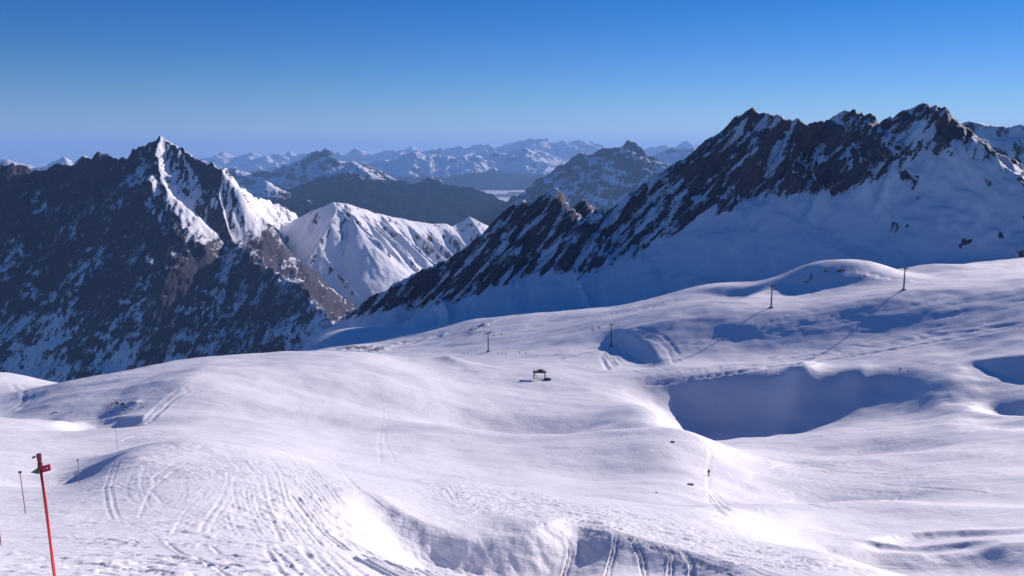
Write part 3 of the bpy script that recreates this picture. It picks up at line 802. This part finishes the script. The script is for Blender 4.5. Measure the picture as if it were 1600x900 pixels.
# --- valley floor out to the horizon
def valley():
    aa = np.linspace(RAD(-60), RAD(60), 300)
    rr = np.exp(np.linspace(math.log(900), math.log(130000), 260))
    X = rr[:, None] * np.sin(aa)[None, :]; Y = rr[:, None] * np.cos(aa)[None, :]
    Z = -1330 + 60 * fbm(X / 2500, Y / 2500, 5, seed=90)
    f = fbm(X / 1900, Y / 3600, 5, seed=91)
    fo = 0.6 - 2.2 * sstep(-0.04, 0.1, f)
    o = grid_mesh('valley_floor', X, Y, Z, M_FAR, {'snow': np.full(X.shape, 1.3), 'forest': fo})
    return structure(o, 'distant valley floor with woods and snowy fields')
valley()

# ------------------------------------------------------------------ things
M_RED = plain_material('red_plastic', (0.62, 0.045, 0.05), 0.45, 0, 0.15, 6)
M_DRED = plain_material('dark_red_reflector', (0.16, 0.02, 0.03), 0.35, 0, 0.3, 20)
M_CRIM = plain_material('crimson_plate', (0.5, 0.015, 0.06), 0.4, 0, 0.15, 20)
M_GREEN = plain_material('green_plate', (0.05, 0.16, 0.12), 0.5, 0, 0.2, 20)
M_WHITE_P = plain_material('white_paint', (0.8, 0.8, 0.8), 0.5, 0, 0.05, 20)
M_POLE = plain_material('weathered_pole', (0.30, 0.13, 0.14), 0.6, 0, 0.3, 4)
M_STEEL = plain_material('dark_steel', (0.06, 0.065, 0.075), 0.55, 0.3, 0.3, 1.5)
M_GALV = plain_material('galvanised_steel', (0.14, 0.15, 0.17), 0.5, 0.5, 0.25, 1.5)
M_CONC = plain_material('concrete', (0.25, 0.24, 0.23), 0.85, 0, 0.25, 2)
M_CLOTH = plain_material('dark_ski_clothing', (0.03, 0.035, 0.06), 0.8, 0, 0.4, 3)
def stone_mat():
    m, n, l, b = new_mat('grey_brown_stone')
    tc = n.new('ShaderNodeTexCoord').outputs['Object']
    ge = n.new('ShaderNodeNewGeometry'); sp = n.new('ShaderNodeSeparateXYZ'); l.new(ge.outputs['Normal'], sp.inputs[0])
    nn = noise_node(n, l, 1.6, 7, 0.65, tc)
    rc = ramp(n, l, nn.outputs[0], [(0.3, (0.05, 0.045, 0.045)), (0.7, (0.15, 0.135, 0.13))])
    k = math_node(n, l, 'ADD', sp.outputs[2], math_node(n, l, 'MULTIPLY', math_node(n, l, 'SUBTRACT', nn.outputs[0], 0.5), 1.4))
    k = math_node(n, l, 'MULTIPLY', math_node(n, l, 'SUBTRACT', k, 0.74), 8.0, clamp=True)
    mx = n.new('ShaderNodeMix'); mx.data_type = 'RGBA'
    l.new(k, mx.inputs[0]); l.new(rc, mx.inputs[6]); mx.inputs[7].default_value = (*SNOW, 1)
    l.new(mx.outputs[2], b.inputs['Base Color']); b.inputs['Roughness'].default_value = 0.85
    bp = n.new('ShaderNodeBump'); bp.inputs['Distance'].default_value = 0.2
    l.new(nn.outputs[0], bp.inputs['Height']); l.new(bp.outputs[0], b.inputs['Normal'])
    return m
M_STONE = stone_mat()

class MB:
    def __init__(s): s.v = []; s.f = []
    def tube(s, pts, rads, n=10, cap=True):
        pts = [Vector(p) for p in pts]
        base = len(s.v)
        for i, p in enumerate(pts):
            d = (pts[min(i + 1, len(pts) - 1)] - pts[max(i - 1, 0)]).normalized()
            a = d.cross(Vector((0, 0, 1)))
            if a.length < 1e-3: a = Vector((1, 0, 0))
            a.normalize(); b = d.cross(a)
            for k in range(n):
                t = 2 * math.pi * k / n
                s.v.append(tuple(p + (a * math.cos(t) + b * math.sin(t)) * rads[i]))
        for i in range(len(pts) - 1):
            for k in range(n):
                s.f.append((base + i * n + k, base + i * n + (k + 1) % n, base + (i + 1) * n + (k + 1) % n, base + (i + 1) * n + k))
        if cap:
            s.f.append(tuple(base + k for k in range(n))[::-1])
            s.f.append(tuple(base + (len(pts) - 1) * n + k for k in range(n)))
        return s
    def prism(s, prof, y0, y1):
        """outline in x,z pushed from y0 to y1"""
        b = len(s.v); n = len(prof)
        for y in (y0, y1):
            for x, z in prof: s.v.append((x, y, z))
        s.f.append(tuple(range(b, b + n))); s.f.append(tuple(range(b + 2 * n - 1, b + n - 1, -1)))
        for k in range(n): s.f.append((b + k, b + n + k, b + n + (k + 1) % n, b + (k + 1) % n))
        return s
    def box(s, c, e):
        x, y, z = c; a, b, h = e[0] / 2, e[1] / 2, e[2] / 2
        ch = min(a, b, h) * 0.25
        return s.prism([(x - a + ch, z - h), (x + a - ch, z - h), (x + a, z - h + ch), (x + a, z + h - ch), (x + a - ch, z + h), (x - a + ch, z + h), (x - a, z + h - ch), (x - a, z - h + ch)], y - b, y + b)
    def build(s, name, mat, parent=None, smooth=False):
        me = bpy.data.meshes.new(name); me.from_pydata(s.v, [], s.f); me.update()
        if smooth:
            for p in me.polygons: p.use_smooth = len(p.vertices) == 4
        me.materials.append(mat)
        o = bpy.data.objects.new(name, me); COL.objects.link(o)
        if parent is not None: o.parent = parent
        return o

def thing(name, label, cat, loc, group=None, rot=(0, 0, 0), scale=1.0):
    o = bpy.data.objects.new(name, None); COL.objects.link(o)
    o.empty_display_size = 0.2
    o.location = loc; o.rotation_euler = rot; o.scale = (scale,) * 3
    tag(o, label, cat, group)
    return o

def tag(o, label, cat, group=None):
    o['label'] = label; o['category'] = cat
    if group: o['group'] = group

def dup(root, name, loc, label, group=None, rotz=0.0, scale=1.0, rot=None):
    r = root.copy(); COL.objects.link(r)
    r.location = loc; r.rotation_euler = rot or (0, 0, rotz); r.scale = (scale,) * 3
    r['label'] = label
    if group: r['group'] = group
    for ch in list(root.children):
        c = ch.copy(); COL.objects.link(c); c.parent = r
        for g in list(ch.children):
            d = g.copy(); COL.objects.link(d); d.parent = c
    return r

# --- the red piste marker in front
foot = P(95, 975, 9.2); foot[2] = ground_z(foot[0], foot[1]) - 0.05
topz = P(62, 716, 9.25)[2] - foot[2]
rp = thing('piste_marker_pole', 'tall bright red piste marker pole with red and green plates in the foreground', 'marker pole', foot, rot=(RAD(-1.0), RAD(-2.4), RAD(8)))
MB().tube([(0, 0, -0.4), (0, 0, 0.6), (0.004, 0, 1.3), (0, 0, topz - 0.1)], [0.016, 0.0155, 0.015, 0.0145], 14).build('pole', M_RED, rp, True)
cap = MB().tube([(0, 0, topz - 0.11), (0, 0, topz - 0.10), (0, 0, topz - 0.05), (0, 0, topz - 0.045), (0, 0, topz + 0.0), (0, 0, topz + 0.005), (0, 0, topz + 0.045)], [0.016, 0.022, 0.023, 0.017, 0.022, 0.023, 0.023], 14).build('reflector_cap', M_DRED, rp)
MB().tube([(-0.036, 0, topz + 0.02), (-0.062, 0, topz + 0.01)], [0.012, 0.009], 8).build('cap_clip', M_DRED, cap)
rpl = MB().prism([(0.02, topz - 0.145), (0.095, topz - 0.13), (0.095, topz - 0.065), (0.06, topz - 0.072), (0.02, topz - 0.078)], -0.012, 0.0).build('red_plate', M_CRIM, rp)
MB().tube([(0.066, -0.0125, topz - 0.1), (0.066, -0.015, topz - 0.1)], [0.008, 0.007], 10).build('white_dot', M_WHITE_P, rpl)
MB().prism([(-0.018, topz - 0.09), (-0.018, topz - 0.16), (-0.05, topz - 0.155), (-0.098, topz - 0.138), (-0.05, topz - 0.11)], 0.002, 0.012).build('green_plate', M_GREEN, rp)

# --- thin marker poles along the piste
def slim_pole():
    t = thing('slim_marker_pole', 'x', 'marker pole', (0, 0, 0), 'slim poles along the piste')
    MB().tube([(0, 0, -0.3), (0, 0, 0.9), (0, 0, 1.7)], [0.022, 0.021, 0.019], 8).build('pole', M_POLE, t, True)
    MB().tube([(0, 0, 1.69), (0, 0, 1.70), (0, 0, 1.75), (0, 0, 1.77)], [0.03, 0.075, 0.075, 0.03], 10).build('disc_top', M_STEEL, t)
    return t
sp0 = slim_pole()
SLIM = [(40, 803, 745, 'slim reddish marker pole just left of the tall red pole', None),
        (125, 756, 722, 'slim marker pole just right of the tall red pole', None),
        (183, 701, 668, 'slim marker pole at the rim of the tracked run, above the others', None),
        (2, 852, 800, 'slim red marker pole cut off by the left picture edge', None),
        (1090, 691, 672, 'lone thin pole on the smooth hump beside the blue hollow', None),
        (850, 614, 602, 'thin pole right below the lift station platform', None),
        (862, 608, 599, 'short pole just right below the lift station', None),
        (424, 716, 708, 'x', None)]
for i, (px, yb, yt, lab, g) in enumerate(SLIM[:7]):
    b = gp(px, yb)
    d = np.linalg.norm(b)
    h = (yb - yt) / F * d * 1.03
    if i == 0:
        o = sp0; o.location = b; o.scale = (min(1.0, h / 1.77) * 1.0,) * 2 + (h / 1.77,); o['label'] = lab
    else:
        o = dup(sp0, 'slim_marker_pole', b, lab); o.scale = (min(1.2, max(0.8, h / 1.77)),) * 2 + (h / 1.77,)
    o.rotation_euler = (RAD(1.0), RAD(-1.5 + (i % 3)), 0)

# --- lift towers
def lift_tower():
    t = thing('lift_tower', 'x', 'lift tower', (0, 0, 0), 'towers of the chair lift')
    MB().box((0, 0, 0.15), (2.2, 2.2, 1.1)).build('footing', M_CONC, t)
    MB().tube([(0, 0, 0.6), (0, 0, 0.75), (0, 0, 6), (0, 0, 13.2)], [0.62, 0.44, 0.38, 0.28], 12).build('mast', M_STEEL, t, True)
    MB().prism([(-2.5, 13.35), (-2.5, 13.15), (-0.5, 12.75), (0.5, 12.75), (2.5, 13.15), (2.5, 13.35)], -0.2, 0.2).build('crossarm', M_STEEL, t)
    for s in (-1, 1):
        sh = MB().box((s * 2.35, 0, 13.55), (0.22, 3.0, 0.3)).build('sheave_beam', M_STEEL, t)
        for k in range(4):
            y = -1.2 + k * 0.8
            MB().tube([(s * 2.35 - 0.16, y, 13.72), (s * 2.35 + 0.16, y, 13.72)], [0.24, 0.24], 10).build('sheave', M_GALV, sh)
    MB().tube([(-0.6, 0, 13.3), (-0.45, 0, 14.3), (0.45, 0, 14.3), (0.6, 0, 13.3)], [0.06] * 4, 6).build('lifting_frame', M_GALV, t)
    ld = MB()
    for s in (-0.2, 0.2): ld.tube([(s, -0.62, 0.7), (s, -0.5, 13.0)], [0.03, 0.03], 5)
    for k in range(20): ld.tube([(-0.2, -0.61 + k * 0.005, 1.2 + k * 0.6), (0.2, -0.61 + k * 0.005, 1.2 + k * 0.6)], [0.02, 0.02], 5)
    ld.build('ladder', M_GALV, t)
    return t
TW = [(763, 550, 519, 'lift tower standing farthest left, above the small station platform'),
      (955, 542, 506, 'lift tower beside the dark flank and snowcat tracks'),
      (1205, 481, 447, 'lift tower below the left foot of the stony knoll'),
      (1412, 453, 421, 'lift tower farthest right, beyond the stony knoll')]
tops = []
t0 = lift_tower()
line_dir = None
bases = [gp(px, yb) for px, yb, _, _ in TW]
for i, (px, yb, yt, lab) in enumerate(TW):
    b = bases[i]
    h = (yb - yt) / F * np.linalg.norm(b) * 1.01
    a = bases[min(i + 1, 3)] - bases[max(i - 1, 0)]
    rz = math.atan2(a[1], a[0]) - math.pi / 2
    sc = h / 14.0
    if i == 0:
        o = t0; o.location = b; o.rotation_euler = (0, 0, rz); o.scale = (sc,) * 3; o['label'] = lab
    else:
        o = dup(t0, 'lift_tower', b, lab, rotz=rz, scale=sc)
    tops.append((np.array(b), rz, sc))
# cables with sag and the chairs that hang on them
def cable_pt(i, side, t):
    out = []
    for q in (i, i + 1):
        b, rz, sc = tops[q]
        out.append(b + np.array([math.cos(rz) * 2.35 * side * sc, math.sin(rz) * 2.35 * side * sc, 13.97 * sc]))
    p = out[0] * (1 - t) + out[1] * t
    L = np.linalg.norm(out[1] - out[0])
    p[2] -= 4 * t * (1 - t) * L * 0.012
    return p
for side, lab in ((-1, 'dark lift cable on the far side of the towers'), (1, 'dark lift cable on the near side of the towers')):
    mb = MB()
    pts = [tuple(cable_pt(i, side, k / 10)) for i in range(3) for k in range(10)] + [tuple(cable_pt(2, side, 1.0))]
    mb.tube(pts, [0.02] * len(pts), 5)
    o = mb.build('lift_cable', M_STEEL, None, True)
    tag(o, lab, 'cable', 'cables of the chair lift')
def lift_chair():
    t = thing('lift_chair', 'x', 'lift chair', (0, 0, 0), 'empty chairs hanging on the lift')
    MB().tube([(0, 0, 0.05), (0, 0, -0.5), (0.25, 0, -0.9), (0.25, 0, -1.7)], [0.05] * 4, 6).build('hanger', M_STEEL, t)
    MB().box((-0.1, 0, -2.2), (0.5, 1.6, 0.12)).build('seat', M_STEEL, t)
    MB().box((0.2, 0, -1.9), (0.1, 1.6, 0.55)).build('backrest', M_STEEL, t)
    for s in (-1, 1): MB().tube([(0.2, s * 0.85, -1.5), (0.2, s * 0.85, -2.2), (-0.35, s * 0.85, -2.2)], [0.035] * 3, 6).build('side_bar', M_STEEL, t)
    return t
c0 = lift_chair()
CH = [(0, -1, 0.10, 'lift chair nearest the farthest-left tower, upper of its pair'), (0, 1, 0.07, 'lift chair nearest the farthest-left tower, lower of its pair'),
      (0, -1, 0.90, 'lift chair hanging just left of the tower by the dark flank, right of its pair'), (0, 1, 0.87, 'lift chair hanging left of the tower by the dark flank, left of its pair'),
      (2, 1, 0.66, 'lift chair before the lit right side of the stony knoll, left of its pair'), (2, -1, 0.71, 'lift chair before the lit right side of the stony knoll, right of its pair')]
for i, (k, sd, t, lab) in enumerate(CH):
    p = cable_pt(k, sd, t)
    if i == 0: o = c0; o.location = p; o['label'] = lab
    else: o = dup(c0, 'lift_chair', p, lab)
    o.rotation_euler = (0, 0, tops[k][1])

# --- return station: a railed platform on legs
sb = gp(843, 592)
ss = 20.0 / F * np.linalg.norm(sb) / 6.0
st = thing('lift_station', 'dark steel lift station platform with railing on four legs', 'lift station', sb, rot=(0, 0, RAD(-8)), scale=ss)
zt = 3.3
MB().box((0, 0, zt), (6.0, 3.2, 0.28)).build('deck', M_STEEL, st)
MB().box((0, -1.55, zt + 0.32), (5.8, 0.14, 0.4)).build('machine_beam', M_STEEL, st)
for s in (-1, 1):
    for q in (-1, 1):
        MB().tube([(s * 2.55, q * 1.35, -0.8), (s * 2.55, q * 1.35, zt - 0.14)], [0.14, 0.14], 8).build('leg', M_STEEL, st)
    MB().tube([(s * 2.55, -1.35, 0.2), (s * 2.55, 1.35, zt - 0.3)], [0.07, 0.07], 6).build('brace', M_STEEL, st)
MB().tube([(-2.2, -1.35, zt - 0.2), (-0.4, -1.35, 0.3)], [0.09, 0.09], 6).build('brace', M_STEEL, st)
MB().tube([(-2.55, -1.35, 0.45), (2.55, -1.35, 0.45)], [0.09, 0.09], 6).build('cross_beam', M_STEEL, st)
rl = MB().tube([(-2.9, -1.5, zt + 1.5), (2.9, -1.5, zt + 1.5)], [0.05, 0.05], 6).tube([(-2.9, 1.5, zt + 1.5), (2.9, 1.5, zt + 1.5)], [0.05, 0.05], 6).tube([(-2.9, -1.5, zt + 0.85), (2.9, -1.5, zt + 0.85)], [0.04, 0.04], 6).build('rail', M_STEEL, st)
for x in (-2.9, -1.45, 0, 1.45, 2.9):
    for y in (-1.5, 1.5): MB().tube([(x, y, zt), (x, y, zt + 1.5)], [0.045, 0.045], 6).build('railing_post', M_STEEL, rl)
MB().tube([(1.0, 0, zt + 0.2), (1.0, 0, zt + 0.3), (1.0, 0, zt + 0.5), (1.0, 0, zt + 0.6)], [1.3, 1.5, 1.5, 1.3], 20).build('bull_wheel', M_STEEL, st)
MB().box((0.4, 0.2, zt + 0.75), (2.4, 1.3, 0.7)).build('motor_housing', M_STEEL, st)
MB().tube([(2.9, -0.4, zt + 0.3), (4.0, -0.4, zt - 0.2)], [0.08, 0.06], 6).build('cable_guide', M_STEEL, st)
# snowed-in winch box beside it
wb = gp(855, 594)
bx = thing('winch_box', 'low dark box half buried in snow right of the lift station', 'box', wb, rot=(0, 0, 0.2), scale=ss)
MB().prism([(-1.6, -0.5), (1.7, -0.5), (1.6, 0.7), (0.2, 0.95), (-1.4, 0.6)], -0.8, 0.8).build('housing', M_STEEL, bx)
MB().prism([(-1.5, 0.62), (0.2, 0.97), (1.7, 0.72), (1.75, 0.8), (0.2, 1.07), (-1.6, 0.7)], -0.9, 0.9).build('lid', M_GALV, bx)

# --- stones that poke out of the snow
def stone_mesh(seed, fl=0.7):
    import bmesh
    bm = bmesh.new(); bmesh.ops.create_icosphere(bm, subdivisions=3, radius=1.0)
    rg = random.Random(seed)
    planes = [(Vector((rg.gauss(0, 1), rg.gauss(0, 1), rg.gauss(0, 0.8))).normalized(), rg.uniform(0.45, 0.85)) for _ in range(11)]
    for v in bm.verts:
        for nrm, dd in planes:
            t = v.co.dot(nrm)
            if t > dd: v.co -= nrm * (t - dd)
        v.co *= 1 + 0.06 * math.sin(v.co.x * 7 + seed) * math.cos(v.co.y * 6 - seed)
        v.co.z *= fl
    me = bpy.data.meshes.new('stone'); bm.to_mesh(me); bm.free()
    me.materials.append(M_STONE)
    return me
ORD = ['first', 'second', 'third', 'fourth', 'fifth', 'sixth', 'seventh', 'eighth', 'ninth', 'tenth', 'eleventh', 'twelfth', 'thirteenth', 'fourteenth', 'fifteenth']
def row(pts):
    return list(enumerate(sorted(pts)))
SM = [stone_mesh(k, 0.55 + 0.1 * (k % 4)) for k in range(7)]
def stone(px, py, wpx, label, group=None, k=0, asp=1.0, sink=0.15):
    b = gp(px, py); d = np.linalg.norm(b)
    o = bpy.data.objects.new('stone', SM[k % 7]); COL.objects.link(o)
    w = wpx / F * d / 2
    o.scale = (w, w * 0.8, w * asp); o.location = (b[0], b[1], b[2] - w * sink)
    o.rotation_euler = (random.uniform(-.2, .2), random.uniform(-.2, .2), random.uniform(0, 6))
    tag(o, label, 'stone', group)
    return o
random.seed(9)
stone(1078, 758, 17, 'largest lone stone capped with snow, below the hump beside the tracks', k=1)
stone(1051, 691, 8, 'small lone stone on the open hump above the snow-capped stone', k=2)
stone(1026, 770, 5, 'tiny stone at the lower left of the snow-capped stone', k=3)
stone(88, 645, 11, 'dark stone farther left at the foot of the left hill', k=4, asp=0.7)
stone(113, 644, 8, 'dark stone just right of the leftmost one on the left hill', k=5, asp=0.7)
for i, (px, py, w) in row([(170,637,5),(176,631,7),(182,629,8),(186,631,9),(192,632,7),(181,636,5),(196,640,8),(197,636,6),(202,637,6),(207,640,6),(172,644,6),(178,643,4),(221,630,6),(224,636,7),(190,628,5)]):
    stone(px, py, w, 'dark stone in the cluster on the left hill, ' + ORD[i] + ' from the left', 'stones clustered on the left hill', int(px), random.uniform(.8, 1.3))
for i, (px, py, w) in row([(1258,441,6),(1266,436,7),(1268,431,7),(1267,427,5),(1262,441,5),(1255,433,5),(1290,424,7),(1293,422,6),(1312,424,8),(1319,422,7),(1268,448,4),(1306,424,5),(1275,423,5)]):
    stone(px, py, w, 'dark stone on the snowy knoll between two lift towers, ' + ORD[i] + ' from the left', 'stones on the knoll', int(px), random.uniform(.8, 1.2))
for i, (px, py, w) in row([(1150,584,9),(1165,583,8),(1200,583,7),(1218,584,11),(1226,586,8),(1370,575,11),(1378,574,8),(1410,576,9),(1422,577,10),(1436,580,8)]):
    stone(px, py, w, 'dark stone on the rim above the blue hollow, ' + ORD[i] + ' from the left', 'stones along the rim of the hollow', int(px), 0.4, 0.3)
for i, (px, py, w) in row([(697,563,7),(703,562,8),(709,564,6),(720,566,6),(735,568,6),(755,570,6)]):
    stone(px, py, w, 'dark stone on the little pointed hummock, ' + ORD[i] + ' from the left', 'stones on the hummock', int(px), 0.5, 0.3)

# --- skiers, tiny
def person_mesh():
    v = [(0, 0, .95), (0, .02, 1.2), (0, .06, 1.42), (0, .08, 1.55), (0, .09, 1.68), (.11, 0, .9), (.13, .1, .5), (.13, 0, .08), (.13, .14, .04), (-.11, 0, .9), (-.13, .1, .5), (-.13, 0, .08), (-.13, .14, .04), (.2, .06, 1.4), (.3, .05, 1.12), (.28, .28, 1.0), (-.2, .06, 1.4), (-.3, .05, 1.12), (-.28, .28, 1.0)]
    e = [(0, 1), (1, 2), (2, 3), (3, 4), (0, 5), (5, 6), (6, 7), (7, 8), (0, 9), (9, 10), (10, 11), (11, 12), (2, 13), (13, 14), (14, 15), (2, 16), (16, 17), (17, 18)]
    r = [.15, .15, .17, .06, .11, .1, .075, .06, .05, .1, .075, .06, .05, .08, .055, .045, .08, .055, .045]
    me = bpy.data.meshes.new('person'); me.from_pydata(v, e, []); me.update()
    o = bpy.data.objects.new('person', me); COL.objects.link(o)
    m = o.modifiers.new('skin', 'SKIN')
    for i, q in enumerate(me.skin_vertices[0].data):
        q.radius = (r[i], r[i]); q.use_root = (i == 0)
    s = o.modifiers.new('sub', 'SUBSURF'); s.levels = 1; s.render_levels = 1
    dg = bpy.context.evaluated_depsgraph_get()
    m2 = bpy.data.meshes.new_from_object(o.evaluated_get(dg))
    bpy.data.objects.remove(o); m2.name = 'person'
    m2.materials.clear(); m2.materials.append(M_CLOTH)
    return m2
PM = person_mesh()
PEOPLE = [(1107, 744, 'skier in dark clothes standing on the tracks right of the snow-capped stone', None)]
for q, px in enumerate((725, 731, 737, 779, 785, 790, 812, 822)):
    PEOPLE.append((px, 553 + (q % 3), 'tiny skier on the flat near the farthest-left lift tower, ' + ORD[q] + ' from the left', 'skiers on the flat by the lift'))
for i, (px, py, lab, g) in enumerate(PEOPLE):
    b = gp(px, py)
    o = bpy.data.objects.new('person', PM); COL.objects.link(o)
    o.location = b; o.rotation_euler = (0, 0, random.uniform(0, 6.3))
    tag(o, lab, 'person', g)
    sk = MB()
    for s in (-.13, .13): sk.prism([(-0.8, 0), (0.75, 0), (0.9, 0.1), (0.88, 0.12), (0.74, 0.03), (-0.8, 0.03)], s - .04, s + .04)
    k = sk.build('skis', M_STEEL, o); k.rotation_euler = (0, 0, math.pi / 2)


# ------------------------------------------------------------------ air
def haze():
    x0, x1, y0, y1, z0, z1 = -90000, 90000, -3000, 140000, -1500, 1600
    v = [(x, y, z) for z in (z0, z1) for y in (y0, y1) for x in (x0, x1)]
    f = [(0, 2, 3, 1), (4, 5, 7, 6), (0, 1, 5, 4), (2, 6, 7, 3), (0, 4, 6, 2), (1, 3, 7, 5)]
    me = bpy.data.meshes.new('haze'); me.from_pydata(v, [], f); me.update()
    m = bpy.data.materials.new('haze'); m.use_nodes = True
    n = m.node_tree.nodes; n.clear()
    out = n.new('ShaderNodeOutputMaterial')
    pv = n.new('ShaderNodeVolumePrincipled')
    pv.inputs['Color'].default_value = (0.32, 0.58, 1.0, 1)
    pv.inputs['Density'].default_value = 1.9e-5
    pv.inputs['Anisotropy'].default_value = 0.1
    m.node_tree.links.new(pv.outputs[0], out.inputs['Volume'])
    me.materials.append(m)
    o = bpy.data.objects.new('haze', me); COL.objects.link(o)
    o['kind'] = 'stuff'; o['label'] = 'thin blue mountain haze'
haze()
